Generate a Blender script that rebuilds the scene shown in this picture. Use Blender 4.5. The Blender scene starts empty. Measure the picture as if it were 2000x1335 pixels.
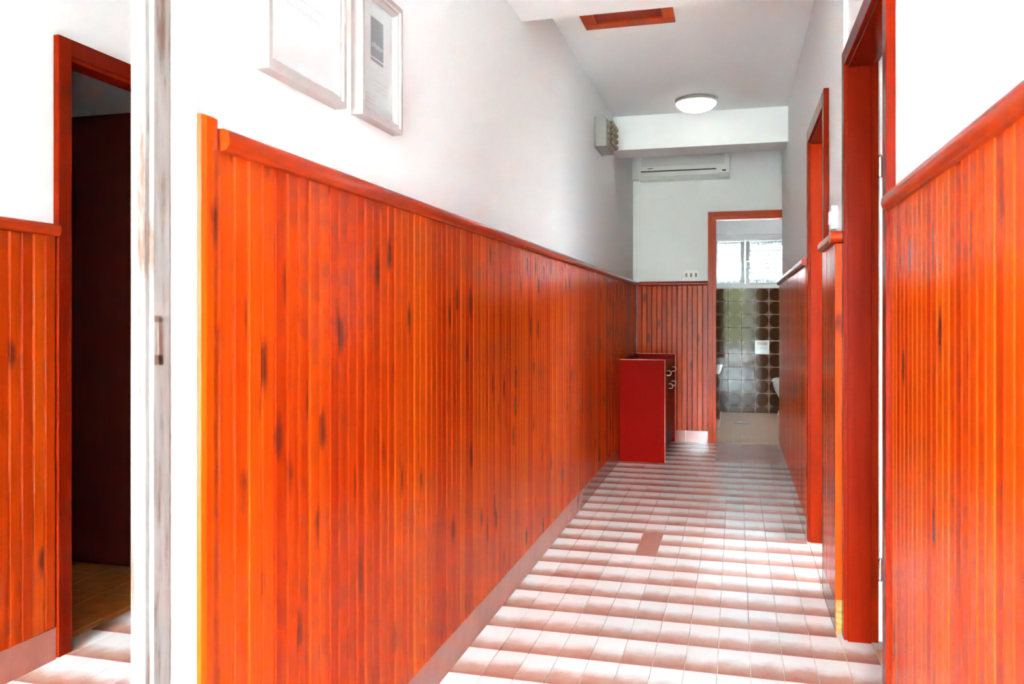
import bpy, bmesh, math, random
from mathutils import Vector, Matrix
random.seed(7)
S = bpy.context.scene
C = S.collection
# ------------------------------------------------------------------ camera
F_PX, PSI, CAM_H = 1613.0, math.atan(437 / 1613.0), 1.081
cam_d = bpy.data.cameras.new('camera')
cam = bpy.data.objects.new('camera', cam_d); C.objects.link(cam)
cam.location = (0, 0, CAM_H)
cam.rotation_euler = (math.pi / 2, 0, PSI)
cam_d.sensor_width = 36.0; cam_d.lens = 36.0 * F_PX / 2000.0
cam_d.shift_y = -46.5 / 2000.0
cam_d.clip_start = 0.02
cam_d.dof.use_dof = True; cam_d.dof.focus_distance = 4.2; cam_d.dof.aperture_fstop = 7.0
S.camera = cam
# ------------------------------------------------------------------ daylight
w = bpy.data.worlds.new('overcast_sky'); S.world = w; w.use_nodes = True
bg = w.node_tree.nodes['Background']
bg.inputs[0].default_value = (0.765, 0.97, 1.10, 1); bg.inputs[1].default_value = 5.5
S.view_settings.view_transform = 'Standard'; S.view_settings.look = 'None'
S.view_settings.exposure = 6.6; S.view_settings.gamma = 1.0
S.view_settings.use_curve_mapping = False

YB_ = -4.2                        # open entrance end of the corridor
def portal(name, loc, rot, sx, sy):
    """sampling hint for the daylight that enters through an opening (gives off no light itself)"""
    l = bpy.data.lights.new(name, 'AREA'); l.shape = 'RECTANGLE'; l.size = sx; l.size_y = sy
    l.cycles.is_portal = True
    o = bpy.data.objects.new(name, l); C.objects.link(o); o.location = loc; o.rotation_euler = rot
    return o
portal('daylight_entrance', (-0.25, YB_ - 0.03, 1.18), (math.pi / 2, 0, math.pi), 1.3, 2.36)
portal('daylight_added_room', (1.0, 5.08, 1.45), (-math.pi / 2, 0, 0), 0.9, 1.1)  # invented window of the unseen room, added to brighten the corridor
for o in C.objects:
    if o.type == 'LIGHT': o['label'] = 'daylight opening ' + o.name; o['kind'] = 'structure'

# ------------------------------------------------------------------ helpers
def tag(o, label=None, cat=None, group=None, kind=None):
    if label: o['label'] = label
    if cat: o['category'] = cat
    if group: o['group'] = group
    if kind: o['kind'] = kind
    return o

def empty(name, loc=(0, 0, 0), rz=0, **k):
    o = bpy.data.objects.new(name, None); C.objects.link(o)
    o.location = loc; o.rotation_euler = (0, 0, rz); o.empty_display_size = 0.05
    return tag(o, **k)

def link(name, me, m=None, parent=None, loc=(0, 0, 0), **k):
    o = bpy.data.objects.new(name, me); C.objects.link(o); o.location = loc
    if m is not None and not me.materials: me.materials.append(m)
    if parent is not None: o.parent = parent
    return tag(o, **k)

def box(bm, x0, x1, y0, y1, z0, z1):
    v = [bm.verts.new((x, y, z)) for z in (z0, z1) for y in (y0, y1) for x in (x0, x1)]
    for f in ((0, 2, 3, 1), (4, 5, 7, 6), (0, 1, 5, 4), (2, 6, 7, 3), (0, 4, 6, 2), (1, 3, 7, 5)):
        bm.faces.new([v[i] for i in f])

def prism(bm, pts, a, b, axis):
    """extrude a closed 2D outline along an axis: 'x' -> (y,z), 'y' -> (x,z), 'z' -> (x,y)"""
    def mk(p, t):
        return {'x': (t, p[0], p[1]), 'y': (p[0], t, p[1]), 'z': (p[0], p[1], t)}[axis]
    A = [bm.verts.new(mk(p, a)) for p in pts]; B = [bm.verts.new(mk(p, b)) for p in pts]
    n = len(pts)
    bm.faces.new(A); bm.faces.new(B[::-1])
    for i in range(n): bm.faces.new((A[i], B[i], B[(i + 1) % n], A[(i + 1) % n]))

def lathe(bm, prof, center, n=32, axis='z'):
    rings = []
    for r, h in prof:
        ring = []
        for i in range(n):
            a = 2 * math.pi * i / n
            p = {'z': (r * math.cos(a), r * math.sin(a), h), 'x': (h, r * math.cos(a), r * math.sin(a)),
                 'y': (r * math.cos(a), h, r * math.sin(a))}[axis]
            ring.append(bm.verts.new(Vector(center) + Vector(p)))
        rings.append(ring)
    for A, B in zip(rings, rings[1:]):
        for i in range(n): bm.faces.new((A[i], A[(i + 1) % n], B[(i + 1) % n], B[i]))
    bm.faces.new(rings[0][::-1]); bm.faces.new(rings[-1])

def tube(bm, path, r, n=10):
    path = [Vector(p) for p in path]; rings = []
    for i, p in enumerate(path):
        t = (path[min(i + 1, len(path) - 1)] - path[max(i - 1, 0)]).normalized()
        u = t.cross(Vector((0.31, 0.17, 0.93))).normalized(); v = t.cross(u)
        rings.append([bm.verts.new(p + r * (math.cos(2 * math.pi * k / n) * u + math.sin(2 * math.pi * k / n) * v)) for k in range(n)])
    for A, B in zip(rings, rings[1:]):
        for i in range(n): bm.faces.new((A[i], A[(i + 1) % n], B[(i + 1) % n], B[i]))
    bm.faces.new(rings[0][::-1]); bm.faces.new(rings[-1])

def mesh(name, bm, m, bevel=0, smooth=False, seg=2):
    if bevel: bmesh.ops.bevel(bm, geom=list(bm.edges), offset=bevel, segments=seg, affect='EDGES', profile=0.6)
    bmesh.ops.recalc_face_normals(bm, faces=list(bm.faces))
    me = bpy.data.meshes.new(name); bm.to_mesh(me); bm.free()
    if m is not None: me.materials.append(m)
    if smooth:
        for p in me.polygons: p.use_smooth = True
    return me

def boxes(name, m, parent, *bs, bevel=0, **k):
    bm = bmesh.new()
    for b in bs: box(bm, *b)
    return link(name, mesh(name, bm, m, bevel), None, parent, **k)

# ------------------------------------------------------------------ materials
def nmat(name):
    m = bpy.data.materials.new(name); m.use_nodes = True
    nt = m.node_tree; b = nt.nodes['Principled BSDF']
    return m, nt, b

def N(nt, t, **k):
    n = nt.nodes.new(t)
    for a, v in k.items():
        if a.startswith('_'): n.inputs[int(a[1:])].default_value = v
        else: setattr(n, a, v)
    return n

def plain(name, col, rough=0.5, spec=0.5, metal=0, bump=0, bscale=60, coat=0, var=0):
    m, nt, b = nmat(name)
    b.inputs['Base Color'].default_value = (*col, 1); b.inputs['Roughness'].default_value = rough
    b.inputs['Specular IOR Level'].default_value = spec; b.inputs['Metallic'].default_value = metal
    b.inputs['Coat Weight'].default_value = coat; b.inputs['Coat Roughness'].default_value = 0.08
    tc = N(nt, 'ShaderNodeTexCoord')
    no = N(nt, 'ShaderNodeTexNoise'); no.inputs['Scale'].default_value = bscale; no.inputs['Detail'].default_value = 4
    nt.links.new(tc.outputs['Object'], no.inputs['Vector'])
    if bump:
        bp = N(nt, 'ShaderNodeBump'); bp.inputs['Strength'].default_value = bump; bp.inputs['Distance'].default_value = 0.003
        nt.links.new(no.outputs['Fac'], bp.inputs['Height']); nt.links.new(bp.outputs['Normal'], b.inputs['Normal'])
    if var:
        r = N(nt, 'ShaderNodeValToRGB')
        r.color_ramp.elements[0].position = 0.3; r.color_ramp.elements[1].position = 0.7
        r.color_ramp.elements[0].color = (*[c * (1 - var) for c in col], 1); r.color_ramp.elements[1].color = (*[min(1, c * (1 + var)) for c in col], 1)
        nt.links.new(no.outputs['Fac'], r.inputs['Fac']); nt.links.new(r.outputs['Color'], b.inputs['Base Color'])
    return m

def wood(name, dark, mid, light, rough=0.2, knots=True, knotcol=(0.09, 0.012, 0.006), gscale=(70, 70, 2.2), ramp=True, spec=0.5, coat=0.0):
    """grain runs along the local Z axis; every board gets its own tint and its own stretch of grain"""
    m, nt, b = nmat(name); L = nt.links.new
    tc = N(nt, 'ShaderNodeTexCoord'); oi = N(nt, 'ShaderNodeObjectInfo')
    mu = N(nt, 'ShaderNodeMath', operation='MULTIPLY', _1=37.0); L(oi.outputs['Random'], mu.inputs[0])
    cb = N(nt, 'ShaderNodeCombineXYZ')
    for i in range(3): L(mu.outputs[0], cb.inputs[i])
    ad = N(nt, 'ShaderNodeVectorMath', operation='ADD'); L(tc.outputs['Object'], ad.inputs[0]); L(cb.outputs[0], ad.inputs[1])
    sc = N(nt, 'ShaderNodeVectorMath', operation='MULTIPLY'); sc.inputs[1].default_value = gscale; L(ad.outputs[0], sc.inputs[0])
    g = N(nt, 'ShaderNodeTexNoise'); g.inputs['Scale'].default_value = 1; g.inputs['Detail'].default_value = 5; g.inputs['Distortion'].default_value = 0.6
    L(sc.outputs[0], g.inputs['Vector'])
    big = N(nt, 'ShaderNodeTexNoise'); big.inputs['Scale'].default_value = 2.3; L(ad.outputs[0], big.inputs['Vector'])
    m1 = N(nt, 'ShaderNodeMath', operation='MULTIPLY', _1=0.55); L(g.outputs['Fac'], m1.inputs[0])
    m2 = N(nt, 'ShaderNodeMath', operation='MULTIPLY_ADD', _1=0.42); L(oi.outputs['Random'], m2.inputs[0]); L(m1.outputs[0], m2.inputs[2])
    m3 = N(nt, 'ShaderNodeMath', operation='MULTIPLY_ADD', _1=0.3); L(big.outputs['Fac'], m3.inputs[0]); L(m2.outputs[0], m3.inputs[2])
    r = N(nt, 'ShaderNodeValToRGB'); e = r.color_ramp.elements
    e[0].position = 0.25; e[0].color = (*dark, 1); e[1].position = 0.95; e[1].color = (*light, 1)
    q = e.new(0.6); q.color = (*mid, 1)
    L(m3.outputs[0], r.inputs['Fac'])
    out = r.outputs['Color']
    if knots:
        ks = N(nt, 'ShaderNodeVectorMath', operation='MULTIPLY'); ks.inputs[1].default_value = (0.0, 13.0, 4.2); L(ad.outputs[0], ks.inputs[0])
        kw = N(nt, 'ShaderNodeTexNoise'); kw.inputs['Scale'].default_value = 25; L(ad.outputs[0], kw.inputs['Vector'])
        ka = N(nt, 'ShaderNodeVectorMath', operation='MULTIPLY_ADD'); ka.inputs[1].default_value = (0.14, 0.14, 0.14)
        L(kw.outputs['Color'], ka.inputs[0]); L(ks.outputs[0], ka.inputs[2])
        v = N(nt, 'ShaderNodeTexVoronoi'); v.inputs['Scale'].default_value = 1.0; L(ka.outputs[0], v.inputs['Vector'])
        # only about a third of the cells carry a knot
        sx = N(nt, 'ShaderNodeSeparateColor'); L(v.outputs['Color'], sx.inputs[0])
        gt = N(nt, 'ShaderNodeMath', operation='LESS_THAN', _1=0.72); L(sx.outputs[0], gt.inputs[0])
        kr = N(nt, 'ShaderNodeMapRange'); kr.inputs[1].default_value = 0.10; kr.inputs[2].default_value = 0.25
        kr.inputs[3].default_value = 1.0; kr.inputs[4].default_value = 0.0; L(v.outputs['Distance'], kr.inputs[0])
        km = N(nt, 'ShaderNodeMath', operation='MULTIPLY'); L(kr.outputs[0], km.inputs[0]); L(gt.outputs[0], km.inputs[1])
        k8 = N(nt, 'ShaderNodeMath', operation='MULTIPLY', _1=0.85); L(km.outputs[0], k8.inputs[0])
        mx = N(nt, 'ShaderNodeMix', data_type='RGBA'); mx.inputs[7].default_value = (*knotcol, 1)
        L(k8.outputs[0], mx.inputs[0]); L(out, mx.inputs[6]); out = mx.outputs[2]
    L(out, b.inputs['Base Color'])
    b.inputs['Roughness'].default_value = rough; b.inputs['Specular IOR Level'].default_value = spec
    b.inputs['Coat Weight'].default_value = coat; b.inputs['Coat Roughness'].default_value = 0.1
    bp = N(nt, 'ShaderNodeBump'); bp.inputs['Strength'].default_value = 0.12; bp.inputs['Distance'].default_value = 0.002
    L(g.outputs['Fac'], bp.inputs['Height']); L(bp.outputs['Normal'], b.inputs['Normal'])
    return m

M = {}
M['plaster'] = plain('white_plaster', (0.84, 0.84, 0.835), 0.6, 0.3, bump=0.05, bscale=25)
M['pine'] = wood('lacquered_pine', (0.28, 0.0125, 0.0010), (0.40, 0.030, 0.0012), (0.51, 0.058, 0.0018), 0.2, spec=0.08, coat=0.0)
M['rail'] = wood('stained_rail', (0.23, 0.012, 0.0014), (0.31, 0.020, 0.0018), (0.39, 0.030, 0.0022), 0.22, spec=0.22, knots=False, gscale=(60, 2, 60))
M['casing'] = wood('stained_casing', (0.12, 0.0042, 0.0006), (0.165, 0.0072, 0.0008), (0.21, 0.012, 0.001), 0.25, spec=0.06, knots=False)
M['casing_far'] = wood('stained_pine_casing', (0.40, 0.030, 0.002), (0.48, 0.046, 0.003), (0.56, 0.07, 0.004), 0.3, spec=0.12, knots=False)
M['leaf'] = wood('dark_door_leaf', (0.07, 0.009, 0.003), (0.09, 0.012, 0.004), (0.12, 0.018, 0.005), 0.4, knots=False, spec=0.12)
M['leafred'] = wood('red_door_leaf', (0.16, 0.008, 0.002), (0.2, 0.012, 0.003), (0.25, 0.02, 0.004), 0.3)
M['red'] = plain('red_lacquer', (0.20, 0.002, 0.0003), 0.4, 0.015)
M['band'] = plain('edge_banding', (0.80, 0.30, 0.18), 0.4)
M['brass'] = plain('worn_brass', (0.70, 0.50, 0.32), 0.35)
M['steel'] = plain('hinge_steel', (0.6, 0.58, 0.55), 0.25, metal=1)
M['skirt'] = plain('terracotta_skirting_glaze', (0.36, 0.12, 0.085), 0.08, 0.3, var=0.12, bscale=9)
M['grout'] = plain('floor_grout', (0.55, 0.42, 0.34), 0.9, var=0.25, bscale=8)
M['groutw'] = plain('light_grout', (0.62, 0.50, 0.42), 0.8)
M['ceram'] = plain('white_ceramic', (0.82, 0.82, 0.81), 0.1, 0.5)
M['plastic'] = plain('white_plastic', (0.78, 0.77, 0.74), 0.35)
M['acplastic'] = plain('aged_plastic', (0.74, 0.735, 0.71), 0.4)
M['acgrille'] = plain('grille_plastic', (0.56, 0.55, 0.52), 0.5)
M['black'] = plain('black_plastic', (0.015, 0.014, 0.014), 0.4)
M['brownsw'] = plain('brown_rocker', (0.05, 0.03, 0.025), 0.35)
M['fusebox'] = plain('grey_enamel', (0.32, 0.29, 0.26), 0.45)
M['fusecap'] = plain('porcelain_fuse', (0.26, 0.20, 0.14), 0.3)
M['fusering'] = plain('fuse_ring', (0.09, 0.06, 0.04), 0.4)
M['winpaint'] = plain('white_window_paint', (0.72, 0.73, 0.73), 0.4)
M['orange'] = plain('orange_clay_tile', (0.50, 0.155, 0.018), 0.3, 0.5, var=0.25, bscale=14)
M['beige'] = plain('beige_tile', (0.62, 0.40, 0.28), 0.35, 0.15, var=0.12, bscale=30)
M['pinkplain'] = plain('plain_pink_tile', (0.46, 0.26, 0.21), 0.28, 0.25, var=0.1, bscale=40)
M['shadegrey'] = plain('shutter_grey', (0.62, 0.63, 0.62), 0.5)
M['paper'] = plain('white_paper', (0.70, 0.72, 0.72), 0.5)
M['ink'] = plain('pale_grey_ink', (0.56, 0.57, 0.60), 0.6)
M['logogrey'] = plain('grey_print', (0.20, 0.215, 0.22), 0.5)
M['logowhite'] = plain('white_print', (0.78, 0.79, 0.80), 0.5)
M['frame'] = wood('limed_frame', (0.36, 0.30, 0.275), (0.41, 0.355, 0.335), (0.46, 0.41, 0.39), 0.45, knots=False, gscale=(90, 90, 4))
M['rawfill'] = plain('bare_mortar', (0.30, 0.12, 0.025), 0.8, var=0.5, bscale=60, bump=0.6)
M['ground'] = plain('grey_pavement', (0.06, 0.058, 0.055), 0.8)

def m_mirror():
    m, nt, b = nmat('mirror_silver')
    b.inputs['Base Color'].default_value = (0.93, 0.94, 0.93, 1); b.inputs['Metallic'].default_value = 1; b.inputs['Roughness'].default_value = 0.0
    return m
M['mirror'] = m_mirror()

def m_glass():
    m, nt, b = nmat('window_glass')
    t = N(nt, 'ShaderNodeBsdfTransparent'); g = N(nt, 'ShaderNodeBsdfGlossy'); g.inputs['Roughness'].default_value = 0.02
    lw = N(nt, 'ShaderNodeLayerWeight'); lw.inputs[0].default_value = 0.5
    pw = N(nt, 'ShaderNodeMath', operation='POWER', _1=4.0); nt.links.new(lw.outputs['Facing'], pw.inputs[0])
    fr = N(nt, 'ShaderNodeMath', operation='MULTIPLY_ADD', _1=0.5, _2=0.03); nt.links.new(pw.outputs[0], fr.inputs[0])
    mx = N(nt, 'ShaderNodeMixShader'); L = nt.links.new
    L(fr.outputs[0], mx.inputs[0]); L(t.outputs[0], mx.inputs[1]); L(g.outputs[0], mx.inputs[2])
    L(mx.outputs[0], nt.nodes['Material Output'].inputs[0])
    return m
M['glass'] = m_glass()

def m_lace():
    m, nt, b = nmat('lace_curtain'); L = nt.links.new
    tc = N(nt, 'ShaderNodeTexCoord')
    v = N(nt, 'ShaderNodeTexVoronoi'); v.inputs['Scale'].default_value = 130; L(tc.outputs['Object'], v.inputs['Vector'])
    d = N(nt, 'ShaderNodeBsdfDiffuse'); d.inputs[0].default_value = (0.85, 0.86, 0.87, 1)
    tl = N(nt, 'ShaderNodeBsdfTranslucent'); tl.inputs[0].default_value = (0.8, 0.8, 0.8, 1)
    a = N(nt, 'ShaderNodeAddShader') if False else N(nt, 'ShaderNodeMixShader', _0=0.5)
    L(d.outputs[0], a.inputs[1]); L(tl.outputs[0], a.inputs[2])
    t = N(nt, 'ShaderNodeBsdfTransparent')
    r = N(nt, 'ShaderNodeMapRange'); r.inputs[1].default_value = 0.2; r.inputs[2].default_value = 0.6; r.inputs[3].default_value = 0.85; r.inputs[4].default_value = 0.45
    L(v.outputs['Distance'], r.inputs[0])
    mx = N(nt, 'ShaderNodeMixShader'); L(r.outputs[0], mx.inputs[0]); L(a.outputs[0], mx.inputs[1]); L(t.outputs[0], mx.inputs[2])
    L(mx.outputs[0], nt.nodes['Material Output'].inputs[0])
    return m
M['lace'] = m_lace()

def m_emit(name, col, st):
    m, nt, b = nmat(name)
    b.inputs['Emission Color'].default_value = (*col, 1); b.inputs['Emission Strength'].default_value = st
    b.inputs['Base Color'].default_value = (0.8, 0.8, 0.8, 1)
    return m
M['lampglass'] = m_emit('lit_opal_glass', (1.0, 0.93, 0.82), 0.03)

def m_limed():
    m, nt, b = nmat('worn_whitewash'); L = nt.links.new
    tc = N(nt, 'ShaderNodeTexCoord')
    sc = N(nt, 'ShaderNodeVectorMath', operation='MULTIPLY'); sc.inputs[1].default_value = (45, 45, 4.5); L(tc.outputs['Object'], sc.inputs[0])
    n = N(nt, 'ShaderNodeTexNoise'); n.inputs['Scale'].default_value = 1; n.inputs['Detail'].default_value = 6; n.inputs['Roughness'].default_value = 0.65; L(sc.outputs[0], n.inputs['Vector'])
    r = N(nt, 'ShaderNodeValToRGB'); e = r.color_ramp.elements
    e[0].position = 0.30; e[0].color = (0.10, 0.04, 0.022, 1); e[1].position = 0.60; e[1].color = (0.25, 0.235, 0.22, 1)
    q = e.new(0.385); q.color = (0.12, 0.07, 0.05, 1); q = e.new(0.45); q.color = (0.20, 0.17, 0.155, 1)
    L(n.outputs['Fac'], r.inputs[0]); L(r.outputs[0], b.inputs['Base Color']); b.inputs['Roughness'].default_value = 0.6
    return m
M['limed'] = m_limed()

def m_tile():
    """glazed floor tile: pale speckled glaze at one end running into terracotta at the other (printed on the tile)"""
    m, nt, b = nmat('graded_floor_tile'); L = nt.links.new
    uv = N(nt, 'ShaderNodeUVMap'); oi = N(nt, 'ShaderNodeObjectInfo'); geo = N(nt, 'ShaderNodeNewGeometry')
    sx = N(nt, 'ShaderNodeSeparateXYZ'); L(uv.outputs[0], sx.inputs[0])
    sp = N(nt, 'ShaderNodeTexNoise'); sp.inputs['Scale'].default_value = 260; sp.inputs['Detail'].default_value = 3; L(geo.outputs['Position'], sp.inputs['Vector'])
    st = N(nt, 'ShaderNodeTexNoise'); st.inputs['Scale'].default_value = 16; st.inputs['Detail'].default_value = 4; L(geo.outputs['Position'], st.inputs['Vector'])
    a = N(nt, 'ShaderNodeMath', operation='MULTIPLY_ADD', _1=0.28); L(sp.outputs['Fac'], a.inputs[0]); L(sx.outputs[1], a.inputs[2])
    a2 = N(nt, 'ShaderNodeMath', operation='MULTIPLY_ADD', _1=0.35); L(st.outputs['Fac'], a2.inputs[0]); L(a.outputs[0], a2.inputs[2])
    a3 = N(nt, 'ShaderNodeMath', operation='MULTIPLY_ADD', _1=0.16); L(oi.outputs['Random'], a3.inputs[0]); L(a2.outputs[0], a3.inputs[2])
    r = N(nt, 'ShaderNodeValToRGB'); e = r.color_ramp.elements
    e[0].position = 0.42; e[0].color = (0.32, 0.125, 0.088, 1); e[1].position = 1.0; e[1].color = (0.64, 0.59, 0.56, 1)
    q = e.new(0.70); q.color = (0.43, 0.235, 0.175, 1); q = e.new(0.86); q.color = (0.55, 0.44, 0.39, 1)
    L(a3.outputs[0], r.inputs[0]); L(r.outputs[0], b.inputs['Base Color'])
    b.inputs['Roughness'].default_value = 0.24; b.inputs['Specular IOR Level'].default_value = 0.5
    bn = N(nt, 'ShaderNodeTexNoise'); bn.inputs['Scale'].default_value = 190; bn.inputs['Detail'].default_value = 2; L(geo.outputs['Position'], bn.inputs['Vector'])
    bp = N(nt, 'ShaderNodeBump'); bp.inputs['Strength'].default_value = 0.25; bp.inputs['Distance'].default_value = 0.0015
    L(bn.outputs['Fac'], bp.inputs['Height']); L(bp.outputs['Normal'], b.inputs['Normal'])
    return m
M['tile'] = m_tile()

def m_darktile():
    return plain('dark_terracotta_tile', (0.33, 0.14, 0.10), 0.25, 0.5, var=0.2, bscale=120, bump=0.15)
M['darktile'] = m_darktile()

def m_walltile():
    """brown glazed wall tile printed with a dark disc inside lighter corners"""
    m, nt, b = nmat('brown_disc_tile'); L = nt.links.new
    uv = N(nt, 'ShaderNodeUVMap')
    s = N(nt, 'ShaderNodeVectorMath', operation='SUBTRACT'); s.inputs[1].default_value = (0.5, 0.5, 0); L(uv.outputs[0], s.inputs[0])
    ln = N(nt, 'ShaderNodeVectorMath', operation='LENGTH'); L(s.outputs[0], ln.inputs[0])
    r = N(nt, 'ShaderNodeValToRGB'); e = r.color_ramp.elements
    e[0].position = 0.47; e[0].color = (0.070, 0.026, 0.010, 1); e[1].position = 0.53; e[1].color = (0.20, 0.105, 0.075, 1)
    L(ln.outputs['Value'], r.inputs[0]); L(r.outputs[0], b.inputs['Base Color'])
    b.inputs['Roughness'].default_value = 0.07; b.inputs['Specular IOR Level'].default_value = 0.14
    tc = N(nt, 'ShaderNodeTexCoord'); n = N(nt, 'ShaderNodeTexNoise'); n.inputs['Scale'].default_value = 14; L(tc.outputs['Object'], n.inputs['Vector'])
    bp = N(nt, 'ShaderNodeBump'); bp.inputs['Strength'].default_value = 0.10; bp.inputs['Distance'].default_value = 0.006
    L(n.outputs['Fac'], bp.inputs['Height']); L(bp.outputs['Normal'], b.inputs['Normal'])
    return m
M['walltile'] = m_walltile()

# ------------------------------------------------------------------ key dimensions (metres; corridor runs along +Y)
WL, FL = -0.885, -0.85            # left wall plaster, wainscot face
WRF, FRF = 0.357, 0.332           # right wall beyond the recess
WRN, FRN = 0.372, 0.358           # right wall near the camera
JOG = 3.03
YF = 7.40                         # far wall
YB = YB_                         # entrance end
ZN, ZC, ZB = 2.354, 2.58, 2.33    # near ceiling, ceiling, beam underside
RL, RR = 1.405, 1.380             # tops of the chair rails
PW = 0.0441                       # wainscot board pitch

# ------------------------------------------------------------------ structure
NL = -0.853                       # plaster face beside the mirror
wall_left = boxes('wall_left', M['plaster'], None, (WL - 0.12, WL, YB, YF + 0.12, -0.05, 2.75), (WL, NL, 1.107, 1.171, 0, 2.354), (WL, NL, YB, 0.298, 0, 2.354),
                  (WL, NL, 0.298, 1.107, 0, 0.118), (WL, NL, 0.298, 1.107, 2.172, 2.354),
                  label='white plaster wall with pine wainscot along the left of the corridor', cat='wall', kind='structure')
wall_rn = boxes('wall_right', M['plaster'], None, (WRN, 0.475, YB, 2.19, -0.05, 2.75), (WRN, 0.475, 2.19, 3.0, 1.962, 2.75),
                (WRN, 0.475, 3.0, JOG, -0.05, 2.75),
                label='white plaster wall with pine wainscot, nearest on the right', cat='wall', kind='structure')
wall_rf = boxes('wall_right', M['plaster'], None, (WRF, 0.475, JOG, 3.50, -0.05, 2.75), (WRF, 0.475, 3.50, 4.26, 1.962, 2.75),
                (WRF, 0.475, 4.26, 6.92, -0.05, 2.75),
                label='white plaster wall with wainscot on the right around the farther door', cat='wall', kind='structure')
DX0, DX1, DZ = -0.165, 0.60, 1.935
wall_far = boxes('wall_far', M['plaster'], None, (WL, DX0 - 0.03, YF, YF + 0.12, -0.05, 2.75), (DX0 - 0.03, DX1 + 0.03, YF, YF + 0.12, DZ + 0.03, 2.75),
                 (DX1 + 0.03, 1.9, YF, YF + 0.12, -0.05, 2.75),
                 label='white end wall holding the air conditioner above low pine wainscot', cat='wall', kind='structure')
boxes('wall_alcove', M['plaster'], None, (1.70, 1.82, 6.04, 6.45, -0.05, 2.75), (1.70, 1.82, 7.05, YF, -0.05, 2.75), (1.70, 1.82, 6.45, 7.05, -0.05, 2.75),
      (0.475, 1.82, 5.92, 6.04, -0.05, 2.75),
      label='white walls of the side alcove hidden around the right corner', cat='wall', kind='structure')
boxes('ceiling', M['plaster'], None, (WL - 0.12, 0.6, YB, 3.435, ZN, 2.76),
      label='low white ceiling soffit nearest the camera at the top', cat='ceiling', kind='structure')
boxes('ceiling', M['plaster'], None, (WL - 0.12, 0.6, 3.435, 6.145, ZC, 2.76), (WL - 0.12, 1.9, 6.145, YF + 0.12, ZC, 2.76), (0.6, 1.9, 5.92, 6.145, ZC, 2.76),
      label='white corridor ceiling carrying the round lamp and the hatch', cat='ceiling', kind='structure')
boxes('trim_1', M['plaster'], None, (WL, WRF, 6.145, 6.45, ZB, ZC),
      label='white ceiling beam crossing the corridor just behind the lamp', cat='beam', kind='structure')

# floor slab with separate tiles
PX, X0, PY, Y0 = 0.0985, 0.044, 0.1995, 2.588
floor = boxes('floor', M['grout'], None, (WL, 0.44, YB, YF, -0.06, -0.004), (0.44, 1.8, 6.04, YF, -0.06, -0.004),
              label='corridor floor of narrow tiles shading from pale grey to terracotta', cat='floor', kind='structure')

def tile_mesh(wx, wy, mat, t=0.006, ch=0.0012, name='floor_tile'):
    bm = bmesh.new(); uvl = bm.loops.layers.uv.new('UVMap')
    hx, hy = wx / 2, wy / 2
    lo = [bm.verts.new((x, y, -t)) for x, y in ((-hx, -hy), (hx, -hy), (hx, hy), (-hx, hy))]
    md = [bm.verts.new((x, y, -ch)) for x, y in ((-hx, -hy), (hx, -hy), (hx, hy), (-hx, hy))]
    hi = [bm.verts.new((x, y, 0)) for x, y in ((-hx + ch, -hy + ch), (hx - ch, -hy + ch), (hx - ch, hy - ch), (-hx + ch, hy - ch))]
    bm.faces.new(hi)
    for A, B in ((lo, md), (md, hi)):
        for i in range(4): bm.faces.new((A[i], A[(i + 1) % 4], B[(i + 1) % 4], B[i]))
    for f in bm.faces:
        for l in f.loops: l[uvl].uv = (l.vert.co.x / wx + 0.5, l.vert.co.y / wy + 0.5)
    return mesh(name, bm, mat)

def xlim(y):
    if y < 2.22: return FRN - 0.004
    if y < 2.97: return 0.44
    if y < 3.03: return 0.37
    if 3.56 < y < 4.2: return 0.44
    if y > 6.92: return 0.74
    return FRF
cells = []
for j in range(-10, 25):
    ya = Y0 + j * PY; yb = ya + PY
    if yb > YF: yb = YF
    if yb - ya < 0.03: continue
    xl = xlim((ya + yb) / 2)
    for i in range(-11, 12):
        xa, xb = X0 + i * PX, X0 + (i + 1) * PX
        if i == -9: xa = FL + 0.001
        if i < -9: continue
        xa, xb = max(xa, FL + 0.001), min(xb, xl)
        if xb - xa < 0.014: continue
        cells.append((ya, yb, xa, xb, i, j))
vis = sorted([c for c in cells if c[1] > 2.15], key=lambda c: c[0])
single = set(vis[:296])
cache = {}
rest = bmesh.new(); ruv = rest.loops.layers.uv.new('UVMap')
for c in cells:
    ya, yb, xa, xb, i, j = c
    wx, wy = xb - xa - 0.0022, yb - ya - 0.0012
    cx, cy = (xa + xb) / 2, (ya + yb) / 2
    kind = 'tile'
    if ya > 6.35 and cx > -0.15: kind = 'pinkplain'
    if (i, j) in ((-5, 7), (-5, 6)): kind = 'darktile'
    if c in single:
        key = (round(wx, 4), round(wy, 4), kind)
        if key not in cache: cache[key] = tile_mesh(wx, wy, M[kind])
        link('floor_tile', cache[key], None, floor, (cx, cy, 0))
    else:
        vs = [rest.verts.new(p) for p in ((cx - wx / 2, cy - wy / 2, 0), (cx + wx / 2, cy - wy / 2, 0), (cx + wx / 2, cy + wy / 2, 0), (cx - wx / 2, cy + wy / 2, 0))]
        lo = [rest.verts.new((v.co.x, v.co.y, -0.006)) for v in vs]
        f = rest.faces.new(vs); f.material_index = 1 if kind == 'pinkplain' else 0
        for l, u in zip(f.loops, ((0, 0), (1, 0), (1, 1), (0, 1))): l[ruv].uv = u
        for a in range(4):
            g = rest.faces.new((lo[a], lo[(a + 1) % 4], vs[(a + 1) % 4], vs[a])); g.material_index = f.material_index
ro = link('floor_tile_field', mesh('floor_tile_field', rest, M['tile']), None, floor, kind='stuff')
ro.data.materials.append(M['pinkplain'])

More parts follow.
